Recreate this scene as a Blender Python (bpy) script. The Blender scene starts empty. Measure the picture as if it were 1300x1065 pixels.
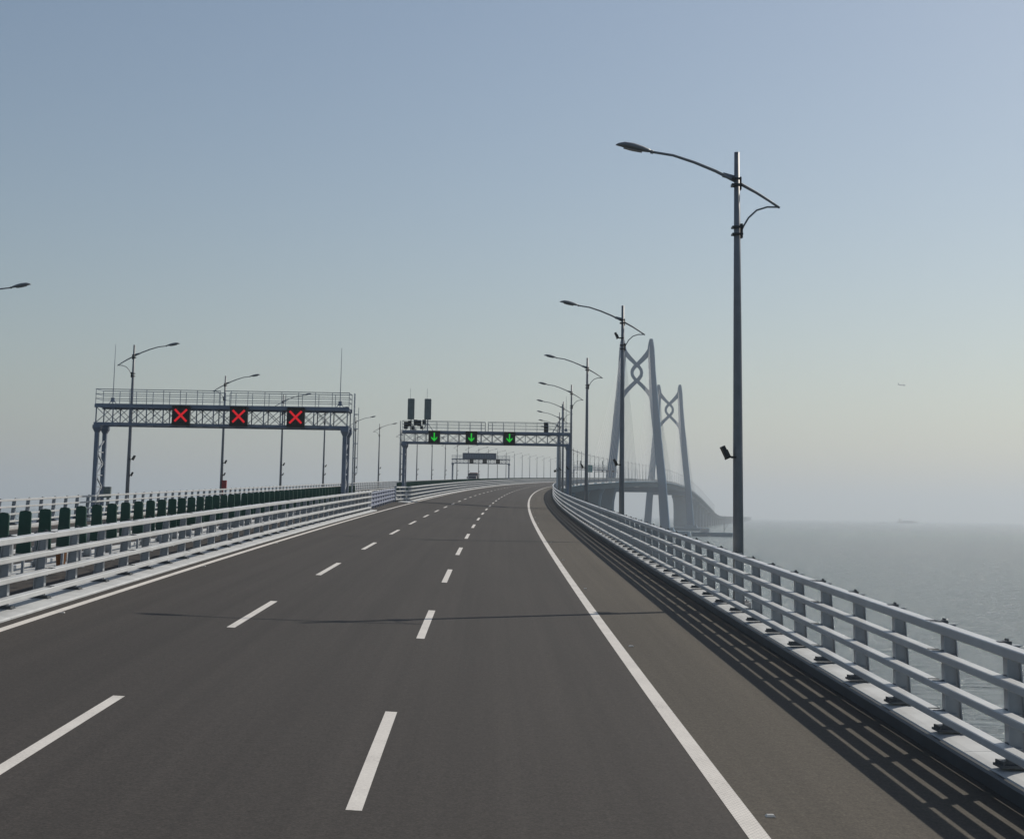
import bpy, math, random
from math import sin, cos, pi, radians as R
random.seed(7)
C = bpy.context.scene
COL = C.collection

# ------------------------------------------------------------------ camera, sky, sun
EYE = 16.0                       # height of the bus window above the sea
FPX = 1916.0                     # focal length in photo pixels (photo 1300 wide)
PITCH = math.atan((651.8 - 398.0) / FPX)
cam_d = bpy.data.cameras.new("camera"); cam = bpy.data.objects.new("camera", cam_d); COL.objects.link(cam)
cam_d.sensor_fit = 'HORIZONTAL'; cam_d.sensor_width = 36.0; cam_d.lens = FPX * 36.0 / 1300.0
cam_d.shift_y = -(532.5 - 398.0) / 1300.0
cam_d.clip_start = 0.1; cam_d.clip_end = 90000
cam.location = (0, 0, EYE)
from mathutils import Matrix, Vector
cam.matrix_world = Matrix.Translation((0, 0, EYE)) @ Matrix.Rotation(pi/2 + PITCH, 4, 'X') @ Matrix.Rotation(R(0.93), 4, 'Z')
C.camera = cam

SUN_EL, SUN_AZ = 41.0, 47.0      # azimuth clockwise from +Y (straight ahead)
w = bpy.data.worlds.new("World"); C.world = w; w.use_nodes = True
nt = w.node_tree; bg = nt.nodes["Background"]
sky = nt.nodes.new("ShaderNodeTexSky"); sky.sky_type = 'NISHITA'; sky.sun_disc = False
sky.sun_elevation = R(SUN_EL); sky.sun_rotation = R(SUN_AZ)
sky.altitude = 0; sky.air_density = 1.15; sky.dust_density = 0.9; sky.ozone_density = 0.9
nt.links.new(sky.outputs[0], bg.inputs[0]); bg.inputs[1].default_value = 0.072
sd = bpy.data.lights.new("sun", 'SUN'); sd.energy = 3.3; sd.angle = R(0.6); sd.color = (1.0, 0.93, 0.82)
sun = bpy.data.objects.new("sun", sd); COL.objects.link(sun)
sun.rotation_euler = (R(90 - SUN_EL), 0, R(180 - SUN_AZ))
sun.location = (300, 300, 400)
C.view_settings.view_transform = 'Standard'; C.view_settings.look = 'None'
C.view_settings.gamma = 1.0; C.view_settings.exposure = 0.06
cy = C.cycles
cy.use_denoising = True; cy.max_bounces = 6; cy.diffuse_bounces = 3; cy.glossy_bounces = 3
cy.volume_bounces = 2; cy.transmission_bounces = 2; cy.caustics_reflective = False; cy.caustics_refractive = False
HAZE = 0.00019

# ------------------------------------------------------------------ the line of the road
KS = [0,60,120,180,250,330,430,600,850,1150,1500,1900,2600]
KK = [0.00033,0.00017,0.00018,0.00019,0.00017,0.00019,0.00021,0.00019,0.00012,0.00003,0.00002,0.0,0.0]
GG = [0.03,0.02591,0.02525,0.02592,0.02583,0.02564,0.02545,0.0253,0.02541,0.02367,0.01276,-0.01509,-0.04543]
def interp(x, X, Y):
    if x <= X[0]: return Y[0]
    if x >= X[-1]: return Y[-1]
    lo, hi = 0, len(X) - 1
    while hi - lo > 1:
        m = (lo + hi) // 2
        if X[m] <= x: lo = m
        else: hi = m
    t = (x - X[lo]) / (X[hi] - X[lo])
    return Y[lo] + (Y[hi] - Y[lo]) * t
SMIN, SMAX = -60, 9100
import numpy as np
TAB = []
def _build():
    ks = KS + [3000, 3600, 15000]; kk = KK + [0.0, 0.0, 0.0]
    gs = KS[:-1] + [2290, 2670, 3000, 3200, 15000]; gg = GG[:-1] + [-0.033, -0.033, -0.010, 0.0, 0.0]
    x, y, z, th = -1.15954, 0.0, EYE - 3.336, -0.0222
    fw = []
    for i in range(SMAX + 1):
        fw.append((x, y, z, th))
        x += sin(th); y += cos(th); z += interp(i, gs, gg); th += interp(i, ks, kk)
    x, y, z, th = fw[0]; bw = []
    for i in range(-SMIN):
        th -= 0.0002; x -= sin(th); y -= cos(th); z -= 0.027; bw.append((x, y, z, th))
    return bw[::-1] + fw
TAB = _build()
MED = -9.6
def frame(s):
    t = min(max(s - SMIN, 0), len(TAB) - 1.001); i = int(t); f = t - i
    a, b = TAB[i], TAB[i + 1]
    return [a[k] + (b[k] - a[k]) * f for k in range(4)]
def cross(s, u):
    e = interp(s, [0, 800], [0.0437, 0.0203])
    return -e * u if u > MED else e * -MED - e * (MED - u)
def P(s, u, dz=0.0):
    x, y, z, th = frame(s)
    return Vector((x + u * cos(th), y - u * sin(th), z + cross(s, u) + dz))
def heading(s): return frame(s)[3]
def srange(a, b, near=2.5):
    out = [a]; s = a
    while s < b - 1e-6:
        st = near if s < 250 else (5 if s < 700 else (12 if s < 1500 else 25))
        s = min(s + st, b); out.append(s)
    return out

# ------------------------------------------------------------------ materials
def mat(name, col, rough=0.6, metal=0.0, noise=None, bump=None, coords='Object', spec=0.5):
    m = bpy.data.materials.new(name); m.use_nodes = True
    N = m.node_tree.nodes; L = m.node_tree.links; b = N["Principled BSDF"]
    b.inputs['Base Color'].default_value = (*col, 1); b.inputs['Roughness'].default_value = rough
    b.inputs['Metallic'].default_value = metal; b.inputs['Specular IOR Level'].default_value = spec
    tc = N.new('ShaderNodeTexCoord')
    if noise:                       # (scale, amount, detail)
        n = N.new('ShaderNodeTexNoise'); n.inputs['Scale'].default_value = noise[0]; n.inputs['Detail'].default_value = noise[2]
        L.new(tc.outputs[coords], n.inputs['Vector'])
        r = N.new('ShaderNodeValToRGB'); a = noise[1]
        r.color_ramp.elements[0].position = 0.3; r.color_ramp.elements[1].position = 0.7
        r.color_ramp.elements[0].color = (*[c * (1 - a) for c in col], 1)
        r.color_ramp.elements[1].color = (*[min(1, c * (1 + a)) for c in col], 1)
        L.new(n.outputs['Fac'], r.inputs['Fac']); L.new(r.outputs['Color'], b.inputs['Base Color'])
    if bump:
        n2 = N.new('ShaderNodeTexNoise'); n2.inputs['Scale'].default_value = bump[0]; n2.inputs['Detail'].default_value = 3
        L.new(tc.outputs[coords], n2.inputs['Vector'])
        bp = N.new('ShaderNodeBump'); bp.inputs['Strength'].default_value = bump[1]; bp.inputs['Distance'].default_value = bump[2]
        L.new(n2.outputs['Fac'], bp.inputs['Height']); L.new(bp.outputs['Normal'], b.inputs['Normal'])
    return m
def emis(name, col, s):
    m = bpy.data.materials.new(name); m.use_nodes = True
    b = m.node_tree.nodes["Principled BSDF"]
    b.inputs['Base Color'].default_value = (0.02, 0.02, 0.02, 1)
    b.inputs['Emission Color'].default_value = (*col, 1); b.inputs['Emission Strength'].default_value = s
    return m

def asphalt(name, base, warm):
    m = bpy.data.materials.new(name); m.use_nodes = True
    N = m.node_tree.nodes; L = m.node_tree.links; b = N["Principled BSDF"]
    uv = N.new('ShaderNodeUVMap'); uv.uv_map = 'UVMap'
    def noise(sx, sy, detail, scale=1.0, rough=0.6):
        mp = N.new('ShaderNodeMapping'); mp.inputs['Scale'].default_value = (sx, sy, 1)
        L.new(uv.outputs[0], mp.inputs['Vector'])
        n = N.new('ShaderNodeTexNoise'); n.inputs['Scale'].default_value = scale; n.inputs['Detail'].default_value = detail
        n.inputs['Roughness'].default_value = rough
        L.new(mp.outputs[0], n.inputs['Vector']); return n.outputs['Fac']
    def mr(fac, a, c, lo=0.3, hi=0.7):
        r = N.new('ShaderNodeMapRange'); r.inputs['From Min'].default_value = lo; r.inputs['From Max'].default_value = hi
        r.inputs['To Min'].default_value = a; r.inputs['To Max'].default_value = c; L.new(fac, r.inputs['Value']); return r.outputs[0]
    def mul(a, c):
        r = N.new('ShaderNodeMath'); r.operation = 'MULTIPLY'; L.new(a, r.inputs[0]); L.new(c, r.inputs[1]); return r.outputs[0]
    grain = mr(noise(1, 1, 2, 28.0, 0.8), 0.6, 1.45)
    grain2 = mr(noise(1, 1, 3, 8.0, 0.8), 0.8, 1.22)
    streak = mr(noise(2.2, 0.02, 4), 0.84, 1.15)         # wear along the lanes
    patch = mr(noise(0.25, 0.05, 4), 0.9, 1.1)
    # darker tyre tracks polished into each lane
    sep = N.new('ShaderNodeSeparateXYZ'); L.new(uv.outputs[0], sep.inputs[0])
    wv = N.new('ShaderNodeMath'); wv.operation = 'MULTIPLY'; wv.inputs[1].default_value = 2 * pi / 1.86; L.new(sep.outputs[0], wv.inputs[0])
    cs = N.new('ShaderNodeMath'); cs.operation = 'COSINE'; L.new(wv.outputs[0], cs.inputs[0])
    track = mr(cs.outputs[0], 0.965, 1.035, -1, 1)
    f = mul(mul(mul(grain, streak), mul(patch, grain2)), track)
    # shoulder (right of the edge line) is a browner, lighter mix
    sh = mr(sep.outputs[0], 0, 1, 4.02, 4.04)
    mx = N.new('ShaderNodeMix'); mx.data_type = 'RGBA'; mx.inputs['A'].default_value = (*base, 1); mx.inputs['B'].default_value = (*warm, 1)
    L.new(sh, mx.inputs['Factor'])
    vm = N.new('ShaderNodeVectorMath'); vm.operation = 'SCALE'; L.new(mx.outputs['Result'], vm.inputs[0]); L.new(f, vm.inputs['Scale'])
    L.new(vm.outputs[0], b.inputs['Base Color'])
    b.inputs['Roughness'].default_value = 0.85; b.inputs['Specular IOR Level'].default_value = 0.3
    bp = N.new('ShaderNodeBump'); bp.inputs['Strength'].default_value = 0.5; bp.inputs['Distance'].default_value = 0.006
    L.new(noise(1, 1, 2, 40.0, 0.8), bp.inputs['Height']); L.new(bp.outputs[0], b.inputs['Normal'])
    return m

def paint(name, dots):
    m = bpy.data.materials.new(name); m.use_nodes = True
    N = m.node_tree.nodes; L = m.node_tree.links; b = N["Principled BSDF"]
    uv = N.new('ShaderNodeUVMap'); uv.uv_map = 'UVMap'
    n = N.new('ShaderNodeTexNoise'); n.inputs['Scale'].default_value = 22; n.inputs['Detail'].default_value = 6; n.inputs['Roughness'].default_value = 0.8
    L.new(uv.outputs[0], n.inputs['Vector'])
    n2 = N.new('ShaderNodeTexNoise'); n2.inputs['Scale'].default_value = 1.1; n2.inputs['Detail'].default_value = 3; L.new(uv.outputs[0], n2.inputs['Vector'])
    ad = N.new('ShaderNodeMath'); ad.operation = 'MULTIPLY_ADD'; ad.inputs[1].default_value = 0.45; L.new(n2.outputs['Fac'], ad.inputs[0]); L.new(n.outputs['Fac'], ad.inputs[2])
    r = N.new('ShaderNodeValToRGB'); e = r.color_ramp.elements
    e[0].position = 0.50; e[0].color = (0.16, 0.145, 0.13, 1); e[1].position = 0.60; e[1].color = (0.58, 0.545, 0.50, 1)
    e2 = e.new(0.9); e2.color = (0.74, 0.70, 0.64, 1)
    L.new(ad.outputs[0], r.inputs['Fac'])
    src = r.outputs['Color']
    if dots:
        sp = N.new('ShaderNodeSeparateXYZ'); L.new(uv.outputs[0], sp.inputs[0]); o_ = []
        for k, per in ((0, 0.055), (1, 0.09)):
            a = N.new('ShaderNodeMath'); a.operation = 'MULTIPLY'; a.inputs[1].default_value = 2 * pi / per; L.new(sp.outputs[k], a.inputs[0])
            c = N.new('ShaderNodeMath'); c.operation = 'SINE'; L.new(a.outputs[0], c.inputs[0]); o_.append(c.outputs[0])
        pr = N.new('ShaderNodeMath'); pr.operation = 'MULTIPLY'; L.new(o_[0], pr.inputs[0]); L.new(o_[1], pr.inputs[1])
        mr = N.new('ShaderNodeMapRange'); mr.inputs['From Min'].default_value = 0.2; mr.inputs['From Max'].default_value = 0.8; mr.inputs['To Min'].default_value = 1.0; mr.inputs['To Max'].default_value = 0.72
        L.new(pr.outputs[0], mr.inputs['Value'])
        vm = N.new('ShaderNodeVectorMath'); vm.operation = 'SCALE'; L.new(src, vm.inputs[0]); L.new(mr.outputs[0], vm.inputs['Scale']); src = vm.outputs[0]
    L.new(src, b.inputs['Base Color']); b.inputs['Roughness'].default_value = 0.7
    return m
M = dict(
    asphalt=asphalt('asphalt', (0.042, 0.0365, 0.032), (0.071, 0.061, 0.047)),
    paint=paint('road_paint', False), dotpaint=paint('ribbed_road_paint', True),
    white=mat('rail_paint', (0.54, 0.55, 0.55), 0.42, noise=(1.3, 0.10, 8)),
    post=mat('post_paint', (0.36, 0.38, 0.40), 0.5, noise=(4.0, 0.12, 5)),
    clamp=mat('clamp_steel', (0.10, 0.11, 0.12), 0.5, 0.4),
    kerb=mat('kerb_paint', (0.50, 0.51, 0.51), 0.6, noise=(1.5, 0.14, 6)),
    kshade=mat('painted_kerb_shade', (0.055, 0.06, 0.065), 0.5, noise=(1.5, 0.2, 4)),  # near-black colour stands in for shade on the kerb's road side
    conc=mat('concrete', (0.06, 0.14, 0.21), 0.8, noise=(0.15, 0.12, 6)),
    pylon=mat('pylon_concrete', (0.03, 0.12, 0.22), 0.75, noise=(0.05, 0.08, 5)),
    cable=mat('cable_sheath', (0.62, 0.62, 0.60), 0.6),
    pole=mat('pole_paint', (0.20, 0.21, 0.225), 0.45, noise=(3.0, 0.1, 4)),
    dark=mat('black_housing', (0.02, 0.022, 0.024), 0.4),
    lens=mat('lamp_lens', (0.25, 0.26, 0.27), 0.2),
    steel=mat('gantry_paint', (0.19, 0.225, 0.285), 0.45, noise=(1.5, 0.12, 4)),
    galv=mat('galvanised_steel', (0.42, 0.45, 0.48), 0.45, 0.3, noise=(2.0, 0.1, 4)),
    green=mat('green_plastic', (0.010, 0.062, 0.042), 0.5, noise=(2.5, 0.25, 4)),
    gate=mat('gate_paint', (0.30, 0.33, 0.42), 0.5, noise=(1.5, 0.08, 4)),
    red=emis('red_led', (1.0, 0.015, 0.025), 0.5),
    grn=emis('green_led', (0.015, 1.0, 0.05), 0.42),
    black=mat('screen_black', (0.006, 0.006, 0.007), 0.35),
    grey=mat('antenna_plastic', (0.16, 0.195, 0.19), 0.6, noise=(3, .1, 3)),
    redbox=mat('red_paint', (0.30, 0.03, 0.03), 0.5),
    teal=mat('teal_sign', (0.03, 0.24, 0.24), 0.5),
    vms=mat('message_board_face', (0.09, 0.12, 0.17), 0.4),
    vmst=mat('message_board_dots', (0.22, 0.30, 0.38), 0.4),
    truck=mat('truck_body', (0.045, 0.055, 0.07), 0.45),
    tyre=mat('tyre_rubber', (0.02, 0.02, 0.02), 0.8),
    glass=mat('dark_glass', (0.02, 0.03, 0.04), 0.1),
    pale=mat('pale_paint', (0.55, 0.50, 0.48), 0.5),
    pink=mat('faded_red_cover', (0.48, 0.27, 0.22), 0.7),
    hull=mat('ship_hull', (0.12, 0.10, 0.10), 0.6),
    rust=mat('rust_orange', (0.22, 0.09, 0.03), 0.8),
    stud=mat('stud_reflector', (0.5, 0.48, 0.43), 0.3),
)

# ------------------------------------------------------------------ mesh helpers
class MB:
    def __init__(self): self.v = []; self.f = []; self.uv = {}; self.mi = []; self.cur = 0
    def face(self, idx, uv=None):
        self.f.append(idx); self.mi.append(self.cur)
        if uv: self.uv[len(self.f) - 1] = uv
    def quad(self, pts, uv=None):
        n = len(self.v); self.v += [tuple(p) for p in pts]; self.face(list(range(n, n + len(pts))), uv)
    def box(self, c, s, rot=None):
        n = len(self.v)
        for dx in (-.5, .5):
            for dy in (-.5, .5):
                for dz in (-.5, .5):
                    p = Vector((dx * s[0], dy * s[1], dz * s[2]))
                    if rot: p = rot @ p
                    self.v.append((p.x + c[0], p.y + c[1], p.z + c[2]))
        for q in ((0,1,3,2),(4,6,7,5),(0,4,5,1),(2,3,7,6),(0,2,6,4),(1,5,7,3)): self.face([n + i for i in q])
    def bar(self, a, b, w, h=None, up=(0, 0, 1)):
        """a square bar from a to b"""
        h = h or w; a = Vector(a); b = Vector(b); d = b - a; L = d.length
        if L < 1e-6: return
        d.normalize(); u = Vector(up)
        if abs(d.dot(u)) > 0.98: u = Vector((0, 1, 0))
        x = d.cross(u).normalized(); y = x.cross(d)
        self.loft([[a + x * i * w / 2 + y * j * h / 2 for i, j in ((-1,-1),(1,-1),(1,1),(-1,1))],
                   [b + x * i * w / 2 + y * j * h / 2 for i, j in ((-1,-1),(1,-1),(1,1),(-1,1))]])
    def loft(self, rings, cap=True, closed=True):
        n = len(self.v); k = len(rings[0])
        for r in rings: self.v += [tuple(p) for p in r]
        for i in range(len(rings) - 1):
            for j in range(k if closed else k - 1):
                a = n + i * k + j; b = n + i * k + (j + 1) % k
                self.face([a, b, b + k, a + k])
        if cap and closed:
            self.face([n + j for j in range(k)][::-1]); self.face([n + (len(rings) - 1) * k + j for j in range(k)])
    def tube(self, pts, rad, n=8):
        rings = []; pts = [Vector(p) for p in pts]
        if not isinstance(rad, (list, tuple)): rad = [rad] * len(pts)
        for i, p in enumerate(pts):
            d = (pts[min(i + 1, len(pts) - 1)] - pts[max(i - 1, 0)]).normalized()
            up = Vector((0, 1, 0)) if abs(d.y) < 0.9 else Vector((0, 0, 1))
            x = d.cross(up).normalized(); y = x.cross(d)
            rings.append([p + (x * cos(2*pi*k/n) + y * sin(2*pi*k/n)) * rad[i] for k in range(n)])
        self.loft(rings)
    def cyl(self, a, b, r, n=12): self.tube([a, b], r, n)
    def sweep(self, prof, ss, cap=True):
        """profile of (u, dz) points swept along the road"""
        self.loft([[P(s, u, z) for u, z in prof] for s in ss], cap)
    def sheet(self, u0, u1, dz, ss, nu=1):
        for a, b in zip(ss[:-1], ss[1:]):
            for i in range(nu):
                x0 = u0 + (u1 - u0) * i / nu; x1 = u0 + (u1 - u0) * (i + 1) / nu
                self.quad([P(a, x0, dz), P(a, x1, dz), P(b, x1, dz), P(b, x0, dz)], [(x0, a), (x1, a), (x1, b), (x0, b)])
    def build(self, name, m, parent=None, smooth=False, local=False, fix=True):
        """local=True: the vertices are already in the parent's own axes"""
        me = bpy.data.meshes.new(name)
        off = Vector((0, 0, 0))
        if parent is not None and not local:
            off = parent.location if parent.parent is None else parent.parent.location + parent.location
        if parent is None and self.v and not local:
            off = Vector(self.v[0]); off = Vector((off.x, off.y, off.z))
        me.from_pydata([(a[0] - off.x, a[1] - off.y, a[2] - off.z) for a in self.v], [], self.f)
        if self.uv:
            ul = me.uv_layers.new(name='UVMap')
            for fi, uvs in self.uv.items():
                for k, li in enumerate(me.polygons[fi].loop_indices): ul.data[li].uv = uvs[k]
        ms = m if isinstance(m, (list, tuple)) else [m]
        for q in ms: me.materials.append(q)
        if len(ms) > 1: me.polygons.foreach_set('material_index', self.mi)
        if fix:
            import bmesh
            bm = bmesh.new(); bm.from_mesh(me); bmesh.ops.recalc_face_normals(bm, faces=bm.faces); bm.to_mesh(me); bm.free()
        if smooth: me.polygons.foreach_set('use_smooth', [True] * len(me.polygons))
        o = bpy.data.objects.new(name, me); COL.objects.link(o)
        if parent is not None: o.parent = parent
        elif not local: o.location = off
        return o
def tag(o, label, cat, group=None, kind=None):
    if label: o['label'] = label
    if cat: o['category'] = cat
    if group: o['group'] = group
    if kind: o['kind'] = kind
    return o
def thing(name, loc, rz=0.0, label=None, cat=None, group=None):
    o = bpy.data.objects.new(name, None); COL.objects.link(o); o.empty_display_size = 0.5
    o.location = loc; o.rotation_euler = (0, 0, rz); return tag(o, label, cat, group)
def copy_tree(o, parent=None):
    c = o.copy(); COL.objects.link(c)
    if parent is not None: c.parent = parent
    for ch in list(o.children): copy_tree(ch, c)
    return c
ORD = ['nearest','second','third','fourth','fifth','sixth','seventh','eighth','ninth','tenth','eleventh','twelfth','thirteenth',
       'fourteenth','fifteenth','sixteenth','seventeenth','eighteenth','nineteenth','twentieth']

# ------------------------------------------------------------------ sea
sea = MB(); r = 26000
sea.quad([(-r, -6000, 0), (r, -6000, 0), (r, r, 0), (-r, r, 0)])
so = sea.build('sea', None or bpy.data.materials.new('sea_water'), local=True, fix=False); so['kind'] = 'structure'
m = so.data.materials[0]; m.use_nodes = True
N = m.node_tree.nodes; L = m.node_tree.links; b = N["Principled BSDF"]
b.inputs['Base Color'].default_value = (0.12, 0.165, 0.18, 1); b.inputs['Roughness'].default_value = 0.16
b.inputs['IOR'].default_value = 1.33
tc = N.new('ShaderNodeTexCoord')
hs = []
for (sx, sy, sc, det, amp) in ((0.6, 1.0, 1.1, 5, 0.22), (0.5, 1.0, 0.35, 5, 0.75), (0.4, 1.0, 0.05, 4, 0.8)):
    mp = N.new('ShaderNodeMapping'); mp.inputs['Scale'].default_value = (sx, sy, 1); mp.inputs['Rotation'].default_value = (0, 0, R(18))
    L.new(tc.outputs['Object'], mp.inputs['Vector'])
    n = N.new('ShaderNodeTexNoise'); n.inputs['Scale'].default_value = sc; n.inputs['Detail'].default_value = det; n.inputs['Roughness'].default_value = 0.62
    L.new(mp.outputs[0], n.inputs['Vector'])
    mu = N.new('ShaderNodeMath'); mu.operation = 'MULTIPLY'; mu.inputs[1].default_value = amp; L.new(n.outputs['Fac'], mu.inputs[0]); hs.append(mu.outputs[0])
ad = N.new('ShaderNodeMath'); L.new(hs[0], ad.inputs[0]); L.new(hs[1], ad.inputs[1])
ad2 = N.new('ShaderNodeMath'); L.new(ad.outputs[0], ad2.inputs[0]); L.new(hs[2], ad2.inputs[1])
bp = N.new('ShaderNodeBump'); bp.inputs['Strength'].default_value = 1.0; bp.inputs['Distance'].default_value = 4.5
L.new(ad2.outputs[0], bp.inputs['Height']); L.new(bp.outputs[0], b.inputs['Normal'])

# ------------------------------------------------------------------ road, markings, kerbs
GAP0, GAP1 = 112.8, 147.0
SEND = 9000
road = MB(); road.sheet(-7.8, 7.3, 0, srange(-55, SEND), 5)
road_o = road.build('road', M['asphalt'], fix=False); road_o['kind'] = 'structure'
md = MB(); md.sheet(-11.45, -7.8, 0, srange(-55, SEND), 2)
md_o = md.build('median_strip', M['asphalt'], fix=False); md_o['kind'] = 'structure'
orr = MB(); orr.sheet(-25.2, -11.45, 0, srange(-55, SEND), 4)
orr_o = orr.build('opposite_road', M['asphalt'], fix=False); orr_o['kind'] = 'structure'
def marking(name, u, w, a, b, parent, dz=0.004, mt='paint'):
    k = MB(); k.sheet(u - w/2, u + w/2, dz, srange(a, b, 1.5)); return k.build(name, M[mt], parent, fix=False)
marking('edge_line', -7.41, 0.18, -50, 4000, road_o)
marking('edge_line', 3.93, 0.22, -50, 4000, road_o, mt='dotpaint')
marking('edge_line', -24.7, 0.2, -50, 2500, orr_o); marking('edge_line', -11.95, 0.2, -50, 2500, orr_o)
for u in (0.0, -3.72):
    for k in range(-4, 60):
        e = 21.2 + 15 * k; marking('lane_dash', u, 0.16, e - 6, e, road_o)
for u in (-16.2, -20.4):
    for k in range(1, 40):
        e = 21.2 + 15 * k; marking('lane_dash', u, 0.16, e - 6, e, orr_o)

def kerb_run(name, prof, a, b, seg=9.92):
    k = MB(); s = a
    while s < b - 0.1:
        e = min(s + seg, b)
        k.sweep(prof, [s + 0.008, (s + e) / 2, e - 0.008] if s < 400 else [s, e])
        s = e
        if s > 400: seg = 60
    o = k.build(name, M['kerb']); o['kind'] = 'structure'; return o
RK = [(7.303, -0.3), (7.303, 0.175), (7.315, 0.2), (7.42, 0.215), (7.80, 0.235), (7.80, -0.3)]
kerb_run('kerb', RK, -50, SEND - 5)
kf = MB(); kf.sweep([(7.22, -0.3), (7.235, 0.15), (7.26, 0.18), (7.30, 0.185), (7.30, -0.3)], srange(-50, 1500))  # strip along the right kerb front, its shade put into the colour
ko = kf.build('shaded_kerb_face', M['kshade']); ko['kind'] = 'structure'
LK = [(-7.75, -0.3), (-7.75, 0.03), (-7.77, 0.05), (-7.95, 0.06), (-8.55, 0.062), (-8.75, 0.062), (-8.75, -0.3)]
kerb_run('kerb', LK, -50, GAP0 + 1.5); kerb_run('kerb', LK, GAP1 - 0.8, SEND - 5)
OK_ = [(-11.45, -0.3), (-11.45, 0.12), (-11.40, 0.15), (-10.60, 0.18), (-10.45, 0.18), (-10.45, -0.3)]
kerb_run('kerb', OK_, -50, GAP0); kerb_run('kerb', OK_, GAP1, SEND - 5)
OO = [(-25.1, -0.3), (-25.1, 0.14), (-25.2, 0.18), (-25.9, 0.22), (-26.55, 0.22), (-26.55, -0.3)]
kerb_run('kerb', OO, -50, SEND - 5)

# ------------------------------------------------------------------ crash barriers
RZ = [0.47, 0.86, 1.255, 1.64]           # tops of the four rails above the road
def rr(cu, top, w_, h, b_=0.012):
    return [(cu - w_/2, top - h + b_), (cu - w_/2, top - b_), (cu - w_/2 + b_, top), (cu + w_/2 - b_, top), (cu + w_/2, top - b_),
            (cu + w_/2, top - h + b_), (cu + w_/2 - b_, top - h), (cu - w_/2 + b_, top - h)]
def post_mesh(side):
    """I-section post, rails hang on its -x face (side=-1 mirrors)"""
    k = MB(); X = side
    t = 0.014
    def ring(x, y0, z): return [(X * x, y0, z), (X * (x + t), y0, z), (X * (x + t), -y0, z), (X * x, -y0, z)]
    k.loft([ring(0.0, 0.075, 0.21), ring(0.0, 0.075, 1.60)])
    k.loft([ring(0.225, 0.075, 0.21), ring(0.19, 0.075, 0.9), ring(0.15, 0.075, 1.60)])
    k.loft([[(X*0.013, -0.012, z), (X*x, -0.012, z), (X*x, 0.012, z), (X*0.013, 0.012, z)] for x, z in ((0.226, 0.21), (0.191, 0.9), (0.151, 1.6))])
    k.box((X*0.085, 0, 1.607), (0.19, 0.16, 0.014))
    for z in RZ[:3]: k.box((X*0.09, 0, z - 0.06), (0.15, 0.13, 0.012))
    k.cur = 1
    k.box((X*0.08, 0, 0.215), (0.42, 0.28, 0.03)); k.box((X*0.07, 0, 0.25), (0.34, 0.2, 0.045))
    for bx in (-0.09, 0.25):
        for by in (-0.12, 0.12): k.cyl((X*bx, by, 0.22), (X*bx, by, 0.27), 0.018, 6)
    for z in RZ: k.box((-X*0.006, 0, z - 0.07), (0.02, 0.11, 0.15))
    k.box((X*0.03, 0, 1.632), (0.07, 0.15, 0.055)); k.box((-X*0.03, 0, 1.645), (0.10, 0.12, 0.016))
    for by in (-.04, .04): k.cyl((X*0.03, by, 1.65), (X*0.03, by, 1.685), 0.014, 6)
    return k
PM = {}
def barrier(label, uf, side, a, b, first, flare=None, dz=0.0, rails=(0, 1, 2, 3), ends=True, full=100, start_curve=False, end_curve=False, cat='crash barrier'):
    """uf: u of the post's rail-side face; side=+1 when the posts stand to the right of the rails"""
    s0 = max(first, a + 0.3)
    root = thing('crash_barrier', P(a if a > 0 else 5, uf), 0, label, cat)
    fl = flare or (lambda s: 0.0)
    for i, z in enumerate(RZ):
        if i not in rails: continue
        z += dz
        k = MB(); hh = 0.12 if i == 3 else 0.10; ww = 0.20 if i == 3 else 0.18
        cu = uf - side * (0.012 + ww / 2)
        ss = srange(a, b, 2.48)
        if flare: ss = sorted(set(ss + [a + q for q in (1, 2, 3, 4, 6, 8)]))
        k.loft([[P(s, u + fl(s), zz) for u, zz in rr(cu, z, ww, hh)] for s in ss])
        if s0 < 60:                                   # splice plates, every fourth post
            k.cur = 1; s = s0 + 2.48
            while s < min(b, 90):
                for dy in (-0.10, 0.10):
                    f = P(s + dy, cu, z + 0.003); th = heading(s)
                    k.box(f, (ww * 0.8, 0.055, 0.012), Matrix.Rotation(-th, 3, 'Z'))
                s += 2.48 * 3
        k.build('rail', [M['white'], M['clamp']], root)
    if end_curve or start_curve:
        for flag, se in ((start_curve, a), (end_curve, b)):
            if not flag: continue
            k = MB(); x, y, z, th = frame(se); cu = uf - side * 0.09 + fl(se)
            k.bar(P(se, cu, 0.14), P(se, cu, 1.6 + dz), 0.14, 0.12); k.build('end_post', M['white'], root)
    if side not in PM:
        proto = post_mesh(side).build('post', [M['post'], M['clamp']], root, local=True); PM[side] = proto.data
        bpy.data.objects.remove(proto)
    s = s0; n = 0; rest = MB()
    while s < min(b - 0.1, 2700):
        pos = P(s, uf + fl(s), dz)
        if n < full:
            o = bpy.data.objects.new('post', PM[side]); COL.objects.link(o); o.parent = root
            o.location = pos - root.location; o.rotation_euler = (0, 0, -heading(s))
        else:
            q = side
            rest.bar(pos + Vector((q*0.12, 0, 0.2)), pos + Vector((q*0.10, 0, 1.66)), 0.22, 0.12)
        n += 1; s += 2.48 if s < 900 else 4.96
    if rest.v:
        o = rest.build('post', M['post'], root, fix=False); o['kind'] = 'stuff'
    return root
barrier('white four-rail crash barrier along the right edge of the bridge, beside the open sea', 7.47, 1, -48, 5000, 3.4, dz=0.05)
barrier('white four-rail barrier on the left of the lanes, nearest run, ending at the median opening', -8.24, -1, -48, GAP0, 0.9, end_curve=True, dz=-0.16)
fl = lambda s: -0.85 * max(0.0, 1 - (s - GAP1) / 8.0) ** 1.0
barrier('white four-rail median barrier that starts again with a slanted end beyond the opening', -8.28, -1, GAP1, 5000, GAP1 + 0.8, flare=fl, start_curve=True, dz=-0.16)
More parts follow.
